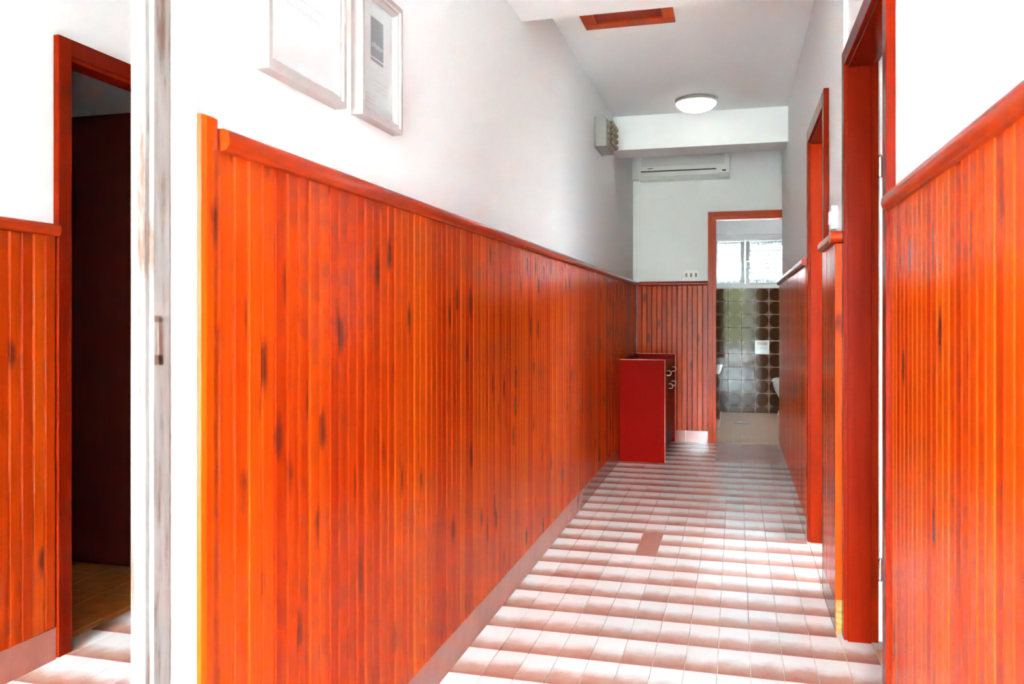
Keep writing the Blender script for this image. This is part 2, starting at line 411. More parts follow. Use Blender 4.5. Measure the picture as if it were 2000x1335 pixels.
# ------------------------------------------------------------------ wainscot boards
def plank_mesh(h, wd=PW, name='plank'):
    bm = bmesh.new(); q = wd / 2 - 0.0005
    prism(bm, [(-0.022, -q), (-0.0045, -q), (0.0, -q + 0.0042), (0.0, q - 0.0042), (-0.0045, q), (-0.022, q)], 0, h, 'z')
    return mesh(name, bm, M['pine'])

def planks_y(parent, face, y0, y1, z0, z1, side):
    """side +1: boards face +X (left wall); -1: face -X (right wall)"""
    n = max(1, round((y1 - y0) / PW)); p = (y1 - y0) / n
    me = plank_mesh(z1 - z0, p)
    for k in range(n):
        o = link('plank', me, None, parent, (face + random.uniform(-0.0006, 0.0006), y0 + (k + 0.5) * p, z0))
        if side < 0: o.rotation_euler = (0, 0, math.pi)

def rail_round(out, h):
    """half round nosing: (distance out of the boards, height below the top)"""
    P = [(-0.022, h)]
    for k in range(9):
        a = -math.pi / 2 + math.pi * k / 8
        P.append((out - 0.011 + 0.011 * math.cos(a), h / 2 - (h / 2 - 0.001) * math.sin(a)))
    return P + [(-0.022, 0.0)]

def rail_prof(face, side, ztop, out=0.020, h=0.040, back=0.022):
    return [((face + side * p[0]) if p[0] > -0.02 else face - side * back, ztop - p[1]) for p in rail_round(out, h)]

def soft(o, ang=0.9):
    """smooth the rounded faces of a moulding, keep its hard edges"""
    me = o.data; bm = bmesh.new(); bm.from_mesh(me)
    for f in bm.faces: f.smooth = len(f.verts) == 4
    for e in bm.edges: e.smooth = e.calc_face_angle(3.0) < ang
    bm.to_mesh(me); bm.free()
    return o

def rail_y(parent, face, side, ztop, y0, y1):
    bm = bmesh.new(); prism(bm, rail_prof(face, side, ztop, back=0.035 if side > 0 else 0.022), y0, y1, 'y')
    return soft(link('chair_rail', mesh('chair_rail', bm, M['rail']), None, parent))

def skirt_y(parent, face, side, y0, y1, first, depth=0.03, h=0.10, L=0.3975):
    y = first
    while y < y1:
        a, b = max(y, y0), min(y + L, y1)
        if b - a > 0.02:
            xs = sorted((face, face - side * depth))
            boxes('skirting_tile', M['skirt'], parent, (xs[0], xs[1], a + 0.0012, b - 0.0012, -0.005, h - 0.001), bevel=0.0012)
        y += L
    xs = sorted((face - side * 0.003, face - side * (depth + 0.0)))
    boxes('skirting_grout', M['groutw'], parent, (xs[0], xs[1], y0 + 0.002, y1 - 0.002, -0.005, h - 0.003))

planks_y(wall_left, FL, 1.228, YF - 0.022, 0.10, RL - 0.02, 1)
rail_y(wall_left, FL, 1, RL, 1.228, YF - 0.03)
skirt_y(wall_left, FL, 1, 1.18, YF, 2.29 - 3 * 0.3975)
# rounded corner post closing the wainscot beside the mirror
bm = bmesh.new()
prism(bm, [(WL, 1.172), (FL - 0.003, 1.172), (FL + 0.003, 1.175), (FL + 0.006, 1.186), (FL + 0.006, 1.205), (FL + 0.003, 1.220), (FL - 0.004, 1.228), (WL, 1.228)], 0.0, RL + 0.012, 'z')
link('corner_post', mesh('corner_post', bm, M['pine']), None, wall_left, label='worn rounded corner post with chipped edge')
# far wall boards
nf = 14; x0f, x1f = FL + 0.002, -0.235; pf = (x1f - x0f) / nf
mf = plank_mesh(RL - 0.02 - 0.10, pf)
for k in range(nf):
    o = link('plank', mf, None, wall_far, (x0f + (k + 0.5) * pf, YF - 0.022, 0.10)); o.rotation_euler = (0, 0, -math.pi / 2)
bm = bmesh.new()
prism(bm, [(YF - 0.022 - p[0], RL - p[1]) for p in rail_round(0.020, 0.040)], FL + 0.0205, x1f, 'x')
soft(link('chair_rail', mesh('chair_rail', bm, M['rail']), None, wall_far))
for a, b in ((FL, -0.62), (-0.62, -0.425), (-0.425, -0.235)):
    boxes('skirting_tile', M['skirt'], wall_far, (a + 0.0015, b - 0.0015, YF - 0.024, YF, -0.005, 0.099), bevel=0.0012)
# right wall boards
planks_y(wall_rn, FRN, 0.4, 2.158, 0.10, RR - 0.02, -1)
rail_y(wall_rn, FRN, -1, RR, 0.4, 2.159)
skirt_y(wall_rn, FRN, -1, 0.4, 2.159, -0.4, depth=0.022)
planks_y(wall_rf, FRF, JOG + 0.035, 3.468, 0.10, RR - 0.02, -1)
planks_y(wall_rf, FRF, 4.292, 6.90, 0.10, RR - 0.02, -1)
rail_y(wall_rf, FRF, -1, RR, JOG - 0.004, 3.468)
rail_y(wall_rf, FRF, -1, RR, 4.292, 6.86)
skirt_y(wall_rf, FRF, -1, JOG + 0.03, 3.468, 2.95, depth=0.024)
skirt_y(wall_rf, FRF, -1, 4.292, 6.90, 4.1, depth=0.024)
boxes('corner_post', M['pine'], wall_rf, (FRF - 0.003, WRF + 0.004, JOG - 0.006, JOG + 0.034, 0.115, RR - 0.042), bevel=0.003, label='bright orange end board closing the wainscot by the door')
bm = bmesh.new()
prism(bm, [(JOG - 0.006 - p[0], RR - p[1]) for p in rail_round(0.018, 0.040)], FRF - 0.020, WRF + 0.012, 'x')
soft(link('chair_rail', mesh('chair_rail', bm, M['rail']), None, wall_rf))
boxes('raw_edge', M['rawfill'], wall_rf, (FRF, WRF + 0.002, JOG - 0.001, JOG + 0.03, 0.0, 0.113), label='broken mortar edge below the end board')

# ------------------------------------------------------------------ doors
def door_frame_y(name, face, back, y0, y1, ztop, label, mat, cw=0.09, ct=0.024, stop=True):
    """door frame in a wall that runs along Y, seen from -X"""
    r = empty(name, (0, 0, 0), label=label, cat='door', kind='structure')
    for a, b in ((y0 - cw, y0), (y1, y1 + cw)):
        boxes('casing', mat, r, (face, face + ct, a, b, 0, ztop + cw), bevel=0.003)
    boxes('casing', mat, r, (face, face + ct, y0, y1, ztop, ztop + cw), bevel=0.003)
    for a, b in ((y0 - 0.03, y0 + 0.012), (y1 - 0.012, y1 + 0.03)):
        boxes('jamb', mat, r, (face + 0.012, back, a, b, 0, ztop + 0.012), bevel=0.002)
    boxes('jamb', mat, r, (face + 0.012, back, y0 + 0.012, y1 - 0.012, ztop - 0.012, ztop + 0.012), bevel=0.002)
    return r
d1 = door_frame_y('door_1', 0.350, 0.436, 2.215, 2.97, 1.93, 'open reddish wooden doorway nearest on the right, leaf swung inwards', M['casing'], cw=0.055, ct=0.022)
boxes('rebate', M['casing'], d1, (0.436, 0.459, 2.972, 3.0, 0, 1.95), bevel=0.002)
boxes('rebate', M['casing'], d1, (0.436, 0.459, 2.187, 2.213, 0, 1.95), bevel=0.002)
boxes('rebate', M['casing'], d1, (0.436, 0.459, 2.213, 2.972, 1.932, 1.955), bevel=0.002)
boxes('gap_light_strip', M['plastic'], d1, (0.4655, 0.4745, 2.992, 2.999, 0.13, 1.95), label='white vertical strip standing in for the light seen through the hinge gap')  # white strip stands in for the lit room showing through the gap
leaf = boxes('door_leaf', M['leaf'], d1, (0.478, 1.29, 3.0, 3.04, 0.012, 1.965), bevel=0.003, label='dark brown door leaf standing open')
for z in (0.24, 1.585):
    bm = bmesh.new(); lathe(bm, [(0.006, z - 0.035), (0.007, z - 0.033), (0.007, z + 0.033), (0.006, z + 0.035), (0.003, z + 0.042)], (0.4655, 2.980, 0), 12)
    box(bm, 0.4595, 0.4645, 2.975, 2.984, z - 0.03, z + 0.03)
    link('hinge', mesh('hinge', bm, M['steel']), None, leaf, label='steel hinge')
bm = bmesh.new(); tube(bm, [(1.22, 2.999, 1.0), (1.22, 2.955, 1.0), (1.20, 2.95, 1.0), (1.11, 2.95, 1.0)], 0.008)
link('door_handle', mesh('door_handle', bm, M['steel'], smooth=True), None, leaf)

d2 = door_frame_y('door_2', 0.335, 0.44, 3.53, 4.23, 1.93, 'farther reddish wooden doorway in the right wall beyond the light switch', M['casing'], cw=0.06, ct=0.02)
lf2 = boxes('door_leaf', M['leafred'], d2, (0.48, 1.19, 4.232, 4.268, 0.008, 1.925), bevel=0.003)
bm = bmesh.new(); tube(bm, [(1.12, 4.232, 1.0), (1.12, 4.19, 1.0), (1.10, 4.185, 1.0), (1.01, 4.185, 1.0)], 0.008)
link('door_handle', mesh('door_handle', bm, M['steel'], smooth=True), None, lf2)

d3 = empty('door_3', label='pine framed bathroom doorway in the end wall, standing open', cat='door', kind='structure')
boxes('casing', M['casing_far'], d3, (DX0 - 0.068, DX0 - 0.028, YF - 0.028, YF, 0, DZ + 0.068), bevel=0.003)
boxes('casing', M['casing_far'], d3, (DX0 - 0.028, DX1 + 0.03, YF - 0.028, YF, DZ + 0.028, DZ + 0.068), bevel=0.003)
boxes('casing', M['casing_far'], d3, (DX1 + 0.03, DX1 + 0.07, YF - 0.028, YF, 0, DZ + 0.068), bevel=0.003)
boxes('jamb', M['casing_far'], d3, (DX0 - 0.03, DX0, YF - 0.018, YF + 0.12, 0, DZ + 0.03), bevel=0.002)
boxes('jamb', M['casing_far'], d3, (DX1, DX1 + 0.03, YF - 0.018, YF + 0.12, 0, DZ + 0.03), bevel=0.002)
boxes('jamb', M['casing_far'], d3, (DX0, DX1, YF - 0.018, YF + 0.12, DZ, DZ + 0.03), bevel=0.002)

# ------------------------------------------------------------------ room behind the near door
boxes('wall_side_room', M['plaster'], None, (2.2, 2.3, 0.9, 3.32, -0.05, 2.5), (0.475, 2.3, 3.2, 3.32, -0.05, 2.5), (0.475, 2.3, 0.78, 0.9, -0.05, 2.5),
      label='plain pale walls of the dim room behind the open door', cat='wall', kind='structure')
boxes('ceiling', M['plaster'], None, (0.475, 2.3, 0.78, 3.32, 2.5, 2.6), label='ceiling of the dim side room, out of sight', cat='ceiling', kind='structure')
fsr = boxes('floor_side_room', M['grout'], None, (0.4405, 2.3, 0.9, 3.2, -0.06, -0.004), label='orange brown clay tile floor of the side room', cat='floor', kind='structure')
tm = tile_mesh(0.196, 0.196, M['orange'], name='clay_tile')
th = tile_mesh(0.026, 0.196, M['orange'], name='clay_tile')
for j in range(11):
    y = 1.02 + j * 0.2
    if y > 3.2: continue
    for i in range(8): link('clay_tile', tm, None, fsr, (0.575 + i * 0.2, y, 0))
    if 2.2 < y < 2.96: link('clay_tile', th, None, fsr, (0.456, y, 0))

# ------------------------------------------------------------------ unseen room added behind the farther door so its window brightens the corridor
boxes('wall_added_room', M['plaster'], None, (3.4, 3.52, 3.2, 5.12, -0.05, 2.5), (2.3, 3.4, 3.2, 3.32, -0.05, 2.5),
      (0.475, 0.55, 5.0, 5.12, -0.05, 2.5), (1.45, 3.4, 5.0, 5.12, -0.05, 2.5), (0.55, 1.45, 5.0, 5.12, 0, 0.9), (0.55, 1.45, 5.0, 5.12, 2.0, 2.5), label='white walls of the unseen room added behind the farther door to light the corridor', cat='wall', kind='structure')
boxes('ceiling', M['plaster'], None, (0.475, 3.52, 3.32, 5.12, 2.5, 2.6), label='ceiling of the unseen room added behind the farther door', cat='ceiling', kind='structure')
boxes('floor_added_room', M['beige'], None, (0.4405, 3.4, 3.32, 5.12, -0.06, -0.001), label='pale floor of the unseen room added behind the farther door', cat='floor', kind='structure')

# ------------------------------------------------------------------ bathroom
BY = 9.88; BX0, BX1 = -1.0, 1.15; BC = 2.4
WX0, WX1, WZ0, WZ1 = -0.30, 0.62, 1.425, 2.045
wall_b = boxes('wall_bathroom', M['plaster'], None, (BX0, WX0, BY, BY + 0.15, -0.05, BC), (WX1, BX1, BY, BY + 0.15, -0.05, BC), (WX0, WX1, BY, BY + 0.15, -0.05, WZ0), (WX0, WX1, BY, BY + 0.15, WZ1, BC),
               label='bathroom window wall clad in glossy brown tiles below', cat='wall', kind='structure')
boxes('wall_bathroom', M['plaster'], None, (BX0 - 0.1, BX0, YF + 0.12, BY + 0.15, -0.05, BC), (BX1, BX1 + 0.1, YF + 0.12, BY + 0.15, -0.05, BC),
      label='pale bathroom side walls beyond the doorway', cat='wall', kind='structure')
boxes('ceiling', M['plaster'], None, (BX0 - 0.1, BX1 + 0.1, YF + 0.12, BY + 0.15, BC, BC + 0.1), label='bathroom ceiling beyond the end doorway', cat='ceiling', kind='structure')
# unseen light well added outside the bathroom window to dim its daylight
boxes('wall_added_well', plain('added_well_render', (0.74, 0.74, 0.73), 0.8), None, (-1.0, 1.15, 10.75, 10.87, -0.5, 7.0), (-1.1, -1.0, 10.03, 10.87, -0.5, 7.0), (1.15, 1.25, 10.03, 10.87, -0.5, 7.0), (-1.0, 1.15, 10.03, 10.75, -0.5, -0.4), (-1.1, 1.25, BY + 0.0, 10.03, BC + 0.101, 7.0),
      label='unseen white walls added outside the bathroom window to dim its daylight', cat='wall', kind='structure')
# wall tiles with recessed joints
TP = 0.1505
bm = bmesh.new(); uvl = bm.loops.layers.uv.new('UVMap'); a = TP / 2 - 0.0018; c = 0.002
pts = [[(-a, 0, -a), (a, 0, -a), (a, 0, a), (-a, 0, a)], [(-a, -0.005, -a), (a, -0.005, -a), (a, -0.005, a), (-a, -0.005, a)], [(-a + c, -0.008, -a + c), (a - c, -0.008, -a + c), (a - c, -0.008, a - c), (-a + c, -0.008, a - c)]]
R = [[bm.verts.new(p) for p in q] for q in pts]
bm.faces.new(R[2])
for A, B in zip(R, R[1:]):
    for i in range(4): bm.faces.new((A[i], A[(i + 1) % 4], B[(i + 1) % 4], B[i]))
for f in bm.faces:
    for l in f.loops: l[uvl].uv = (l.vert.co.x / (2 * a) + 0.5, l.vert.co.z / (2 * a) + 0.5)
wt = mesh('wall_tile', bm, M['walltile'])
boxes('tile_grout', M['groutw'], wall_b, (BX0, BX1, BY - 0.0055, BY, -0.005, WZ0))
HOLD = None
for j in range(10):
    zc = WZ0 - (j + 0.5) * TP
    if j == 9: zc = max(zc, 0.0)
    for i in range(-4, 8):
        xc = -0.010 + i * TP
        if xc - TP / 2 < -0.40 or xc + TP / 2 > BX1: continue
        if j == 4 and i == 2: HOLD = (xc, zc); continue
        o = link('wall_tile', wt, None, wall_b, (xc, BY, zc))
# bathroom floor
fb = boxes('floor_bathroom', M['groutw'], None, (BX0, BX1, YF + 0.0, BY, -0.06, -0.004), label='beige bathroom floor of small pale tiles', cat='floor', kind='structure')
bt = tile_mesh(0.1475, 0.1475, M['beige'], name='beige_tile')
for i in range(-2, 7):
    for j in range(17):
        x, y = -0.10 + i * 0.15, YF + 0.075 + j * 0.15
        if y + 0.075 > BY + 0.02 or x > BX1 - 0.08: continue
        if x < -0.15 and y > 8.3: continue
        if y < YF + 0.12 and not (DX0 - 0.08 < x < DX1 + 0.02): continue
        link('beige_tile', bt, None, fb, (x, y, 0))
# window with two casements
win = empty('window_1', label='small white two casement bathroom window with shutter bars behind', cat='window', kind='structure')
yo = BY + 0.03
boxes('window_frame', M['winpaint'], win, (WX0, WX1, yo, yo + 0.06, WZ0, WZ0 + 0.05), (WX0, WX1, yo, yo + 0.06, WZ1 - 0.05, WZ1), (WX0, WX0 + 0.045, yo, yo + 0.06, WZ0 + 0.05, WZ1 - 0.05), (WX1 - 0.045, WX1, yo, yo + 0.06, WZ0 + 0.05, WZ1 - 0.05), bevel=0.004)
xm = 0.105
for a, b in ((WX0 + 0.046, xm - 0.001), (xm + 0.001, WX1 - 0.046)):
    z0, z1 = WZ0 + 0.051, WZ1 - 0.051; t = 0.055
    s = boxes('sash', M['winpaint'], win, (a, b, yo - 0.015, yo + 0.03, z0, z0 + t), (a, b, yo - 0.015, yo + 0.03, z1 - t, z1), (a, a + t, yo - 0.015, yo + 0.03, z0 + t, z1 - t), (b - t, b, yo - 0.015, yo + 0.03, z0 + t, z1 - t), bevel=0.004)
    boxes('pane', M['glass'], s, (a + t, b - t, yo + 0.005, yo + 0.009, z0 + t, z1 - t))
bm = bmesh.new(); box(bm, xm - 0.012, xm + 0.012, yo - 0.024, yo - 0.0155, 1.66, 1.745)
tube(bm, [(xm, yo - 0.02, 1.735), (xm, yo - 0.055, 1.735), (xm + 0.02, yo - 0.06, 1.735), (xm + 0.11, yo - 0.06, 1.73)], 0.008)
link('window_handle', mesh('window_handle', bm, M['steel']), None, win)
sh = empty('window_shutter', (0, 0, 0), label='slatted white shutter outside the right bathroom casement', cat='shutter')
sx0, sx1 = xm + 0.03, WX1 - 0.02
boxes('shutter_frame', M['shadegrey'], sh, (sx0, sx0 + 0.03, BY + 0.17, BY + 0.20, WZ0, WZ1), (sx1 - 0.03, sx1, BY + 0.17, BY + 0.20, WZ0, WZ1), (sx0 + 0.03, sx1 - 0.03, BY + 0.17, BY + 0.20, WZ1 - 0.12, WZ1), ((sx0 + sx1) / 2 - 0.008, (sx0 + sx1) / 2 + 0.008, BY + 0.17, BY + 0.20, WZ0, WZ1 - 0.12))
for k in range(9):
    z = WZ0 + 0.02 + k * 0.052
    for a, b in ((sx0 + 0.031, (sx0 + sx1) / 2 - 0.009), ((sx0 + sx1) / 2 + 0.009, sx1 - 0.031)):
        boxes('slat', M['shadegrey'], sh, (a, b, BY + 0.175, BY + 0.195, z, z + 0.020))
# lace half curtains
for k, (a, b) in enumerate(((WX0 + 0.05, xm - 0.012), (xm + 0.012, WX1 - 0.05))):
    bm = bmesh.new(); n = 60; top = []; bot = []
    for i in range(n + 1):
        x = a + (b - a) * i / n; y = yo - 0.028 + 0.006 * math.sin(i * 1.25)
        top.append(bm.verts.new((x, y, WZ1 - 0.075))); bot.append(bm.verts.new((x, y + 0.004 * math.sin(i * 0.8), WZ0 + 0.055 + 0.008 * abs(math.sin(i * 0.5)))))
    for i in range(n): bm.faces.new((bot[i], bot[i + 1], top[i + 1], top[i]))
    bmesh.ops.solidify(bm, geom=list(bm.faces), thickness=0.0012)
    cu = empty('lace_curtain', label=('white lace curtain over the left bathroom casement', 'white lace curtain over the right, shuttered bathroom casement')[k], cat='curtain', group='bathroom window curtains')
    link('lace', mesh('lace', bm, M['lace'], smooth=True), None, cu)
    bm = bmesh.new(); tube(bm, [(a - 0.005, yo - 0.028, WZ1 - 0.078), (b + 0.005, yo - 0.028, WZ1 - 0.078)], 0.004, 8)
    link('curtain_rod', mesh('curtain_rod', bm, M['steel']), None, cu)
# ceramic toilet paper holder set in the tiles
hx, hz = HOLD
th_ = empty('paper_holder', (hx, BY, hz), label='white ceramic recessed paper holder set among brown bathroom tiles', cat='paper holder')
q = TP / 2 + 0.004
boxes('surround', M['ceram'], th_, (-q, q, -0.022, 0, -q, -q + 0.022), (-q, q, -0.022, 0, q - 0.018, q), (-q, -q + 0.022, -0.022, 0, -q + 0.022, q - 0.018), (q - 0.022, q, -0.022, 0, -q + 0.022, q - 0.018), bevel=0.003)
bm = bmesh.new(); prism(bm, [(-0.002, -q + 0.022), (-0.016, -q + 0.022), (-0.017, -q + 0.045), (-0.006, -q + 0.09), (-0.004, q - 0.018), (-0.002, q - 0.018)], -q + 0.022, q - 0.022, 'x')
link('recess', mesh('recess', bm, M['ceram']), None, th_)
bm = bmesh.new(); tube(bm, [(-q + 0.022, -0.019, 0.0), (q - 0.022, -0.019, 0.0)], 0.006)
link('roller', mesh('roller', bm, M['ceram'], smooth=True), None, th_)
# toilet facing left, mostly hidden by the corridor wall
to = empty('toilet', (0.392, 9.50, 0), label='white ceramic toilet half hidden behind the right wall', cat='toilet')
def oval_loft(bm, secs, n=28):
    rings = []
    for (cx, rx, ry, z) in secs:
        rings.append([bm.verts.new((cx + rx * math.cos(2 * math.pi * i / n), ry * math.sin(2 * math.pi * i / n), z)) for i in range(n)])
    for A, B in zip(rings, rings[1:]):
        for i in range(n): bm.faces.new((A[i], A[(i + 1) % n], B[(i + 1) % n], B[i]))
    bm.faces.new(rings[0][::-1]); bm.faces.new(rings[-1])
bm = bmesh.new(); oval_loft(bm, [(0.27, 0.235, 0.12, 0.0), (0.27, 0.225, 0.115, 0.03), (0.28, 0.19, 0.095, 0.14), (0.26, 0.19, 0.11, 0.2), (0.235, 0.215, 0.155, 0.29), (0.225, 0.225, 0.175, 0.355), (0.225, 0.225, 0.178, 0.385)])
link('bowl', mesh('bowl', bm, M['ceram'], smooth=True), None, to)
bm = bmesh.new(); oval_loft(bm, [(0.22, 0.225, 0.182, 0.386), (0.22, 0.232, 0.188, 0.392), (0.22, 0.228, 0.185, 0.403)])
link('seat', mesh('seat', bm, M['plastic']), None, to)
bm = bmesh.new(); oval_loft(bm, [(0.22, 0.222, 0.18, 0.405), (0.22, 0.228, 0.184, 0.412), (0.22, 0.205, 0.165, 0.424)])
link('lid', mesh('lid', bm, M['plastic']), None, to)
boxes('cistern', M['ceram'], to, (0.47, 0.66, -0.2, 0.2, 0.40, 0.76), bevel=0.02)
# bathtub with tiled apron
tub = empty('bathtub', (-0.152, 8.40, 0), label='white bathtub with brown tiled apron behind the left door jamb', cat='bathtub')
boxes('apron', M['groutw'], tub, (-0.80, -0.004, 0.004, 1.46, 0.0, 0.53))
bm = bmesh.new()
prism(bm, [(-0.82, 0.60), (0.022, 0.60), (0.030, 0.612), (0.026, 0.625), (-0.82, 0.625)], -0.02, 1.465, 'y')
prism(bm, [(-0.82, 0.53), (-0.004, 0.53), (0.010, 0.56), (0.022, 0.60), (-0.82, 0.60)], -0.012, 1.465, 'y')
link('rim', mesh('rim', bm, M['ceram']), None, tub)
at = tile_mesh(0.147, 0.147, M['walltile'], t=0.004, name='apron_tile')
for k in range(3):
    for j in range(3):
        o = link('apron_tile', at, None, tub, (-0.076 - j * 0.15, 0.0, 0.455 - k * 0.15)); o.rotation_euler = (math.pi / 2, 0, 0)
for k in range(9):
    for j in range(3):
        o = link('apron_tile', at, None, tub, (0.0, 0.08 + k * 0.15, 0.455 - j * 0.15)); o.rotation_euler = (math.pi / 2, 0, math.pi / 2)
# floor drain
fd = empty('floor_drain', (0.05, 8.83, 0), label='round metal floor drain in the beige bathroom tiles', cat='drain')
bm = bmesh.new(); lathe(bm, [(0.075, 0.0), (0.075, 0.003), (0.060, 0.005), (0.058, 0.003)], (0, 0, 0), 28)
link('drain_ring', mesh('drain_ring', bm, M['steel']), None, fd)
for k in range(5):
    x = -0.04 + 0.02 * k
    boxes('slot', M['black'], fd, (x - 0.005, x + 0.005, -0.035, 0.035, 0.0035, 0.0055))
# shower rail bracket by the bathroom ceiling
srl = empty('shower_rail', label='thin white shower rail with hanging end hook over the bathtub', cat='rail')
bm = bmesh.new(); tube(bm, [(-0.99, 9.2, 1.985), (-0.10, 9.2, 1.985)], 0.006)
link('rail', mesh('rail', bm, M['plastic']), None, srl)
boxes('hook', M['plastic'], srl, (-0.112, -0.096, 9.19, 9.21, 1.965, 2.02))

# ------------------------------------------------------------------ mirror on the left wall
mi = empty('wall_mirror', (WL, 0.30, 0.12), label='tall mirror in a worn whitewashed wooden frame on the left wall', cat='mirror')
MY0, MY1, MH = 0.0, 0.805, 2.05
sw = 0.068
boxes('mirror_glass', M['mirror'], mi, (0.016, 0.020, MY0 + sw - 0.012, MY1 - sw + 0.012, sw - 0.012, MH - sw + 0.012))
for nm, (a, b) in (('stile', (MY0, MY0 + sw)), ('stile', (MY1 - sw, MY1))):
    inner = b if a == MY0 else a
    sgn = 1 if a == MY0 else -1
    bm = bmesh.new()
    outer = a if a == MY0 else b
    prism(bm, [(0.0, outer), (0.034, outer), (0.036, outer + sgn * 0.006), (0.036, inner - sgn * 0.026), (0.032, inner - sgn * 0.022), (0.032, inner - sgn * 0.012), (0.026, inner - sgn * 0.004), (0.021, inner), (0.0, inner)], 0.0, MH, 'z')
    st = link(nm, mesh(nm, bm, M['limed']), None, mi, label='worn whitewashed stile with brown scuffs')
    if a != MY0:
        for z0, z1 in ((0.89, 0.905), (0.955, 0.965)):
            boxes('strike_scar', plain('scar_brown', (0.13, 0.065, 0.045), 0.7), st, (0.0362, 0.0368, inner + 0.026, inner + 0.044, z0, z1))
        boxes('strike_scar', bpy.data.materials['scar_brown'], st, (0.0362, 0.0368, inner + 0.036, inner + 0.046, 0.89, 0.962))
for z in (0.0, MH - sw):
    boxes('frame_rail', M['limed'], mi, (0.0, 0.036, MY0 + sw, MY1 - sw, z, z + sw), bevel=0.003)

# ------------------------------------------------------------------ framed notices
def frame_picture(name, y0, y1, z0, z1, label, fw=0.028):
    r = empty(name, (WL, y0, z0), label=label, cat='picture frame', group='framed notices on the left wall')
    W, H = y1 - y0, z1 - z0
    d = 0.03
    def prof(s, inner_first=False):
        return [(0, 0), (d, 0), (d, fw * 0.45), (d - 0.005, fw * 0.52), (d - 0.005, fw * 0.78), (d - 0.011, fw), (0, fw)]
    for k in (0, 1):
        bm = bmesh.new(); P = [(p[0], p[1]) if k == 0 else (p[0], W - p[1]) for p in prof(0)]
        lo = [bm.verts.new((p[0], p[1], q[1])) for p, q in zip(P, prof(0))]; hi = [bm.verts.new((p[0], p[1], H - q[1])) for p, q in zip(P, prof(0))]
        bm.faces.new(lo); bm.faces.new(hi[::-1]); n = len(P)
        for i in range(n): bm.faces.new((lo[i], hi[i], hi[(i + 1) % n], lo[(i + 1) % n]))
        link('moulding', mesh('moulding', bm, M['frame']), None, r)
    for k in (0, 1):
        bm = bmesh.new(); P = [(p[0], p[1]) if k == 0 else (p[0], H - p[1]) for p in prof(0)]
        # rails run between the stiles with mitred look
        vsA = []; vsB = []
        for p, q in zip(P, prof(0)):
            vsA.append(bm.verts.new((p[0], q[1], p[1]))); vsB.append(bm.verts.new((p[0], W - q[1], p[1])))
        bm.faces.new(vsA); bm.faces.new(vsB[::-1]); n = len(P)
        for i in range(n): bm.faces.new((vsA[i], vsB[i], vsB[(i + 1) % n], vsA[(i + 1) % n]))
        link('moulding', mesh('moulding', bm, M['frame']), None, r)
    sheet = boxes('printed_sheet', M['paper'], r, (0.006, 0.012, fw - 0.004, W - fw + 0.004, fw - 0.004, H - fw + 0.004))
    boxes('pane', M['glass'], r, (0.0135, 0.0155, fw - 0.002, W - fw + 0.002, fw - 0.002, H - fw + 0.002))
    return r, sheet, W, H
p1, sh1, W1, H1 = frame_picture('framed_notice', 1.392, 1.716, 1.557, 2.02, 'large pale frame holding a white notice, nearest above the wainscot')
p2, sh2, W2, H2 = frame_picture('framed_notice', 1.80, 2.045, 1.567, 1.90, 'small pale frame with a dark grey printed block on white paper')

def print_line(parent, y0, y1, z, h, x=0.0124, seed=0, mat='ink'):
    rnd = random.Random(seed); bm = bmesh.new(); y = y0
    while y < y1:
        wd = rnd.uniform(0.4, 1.0) * h
        if rnd.random() > 0.15: box(bm, x - 0.0003, x, y, min(y + wd, y1), z, z + h * rnd.uniform(0.7, 1.0))
        y += wd + 0.25 * h
    link('print_line', mesh('print_line', bm, M[mat]), None, parent)
print_line(sh1, 0.055, 0.255, 0.182, 0.010, seed=3); print_line(sh1, 0.085, 0.235, 0.158, 0.010, seed=4)
for k in range(5): print_line(sh1, 0.12, 0.26, 0.215 + 0.018 * k, 0.004, seed=10 + k)
gb = boxes('printed_block', M['logogrey'], sh2, (0.0122, 0.0126, 0.083, 0.158, 0.155, 0.265))
boxes('printed_stripe', M['logowhite'], gb, (0.0126, 0.0128, 0.083, 0.158, 0.163, 0.1655))
cu = bpy.data.curves.new('lettering', 'FONT'); cu.body = 'eVisitor'; cu.size = 0.0215; cu.align_x = 'CENTER'
tmp = bpy.data.objects.new('tmp_lettering', cu); C.objects.link(tmp)
bpy.context.view_layer.update()
tme = bpy.data.meshes.new_from_object(tmp.evaluated_get(bpy.context.evaluated_depsgraph_get()))
bpy.data.objects.remove(tmp)
tme.materials.clear(); tme.materials.append(M['logowhite'])
tx = link('lettering', tme, None, gb, (0.0130, 0.1205, 0.190)); tx.rotation_euler = (math.pi / 2, 0, math.pi / 2)
for k in range(3): print_line(sh2, 0.10, 0.185, 0.085 + 0.011 * k, 0.004, seed=20 + k)
for k in range(3): print_line(sh2, 0.05, 0.11, 0.045 + 0.010 * k, 0.004, seed=30 + k)
for k in range(4): print_line(sh2, 0.05, 0.09, 0.262 + 0.009 * k, 0.004, seed=40 + k)

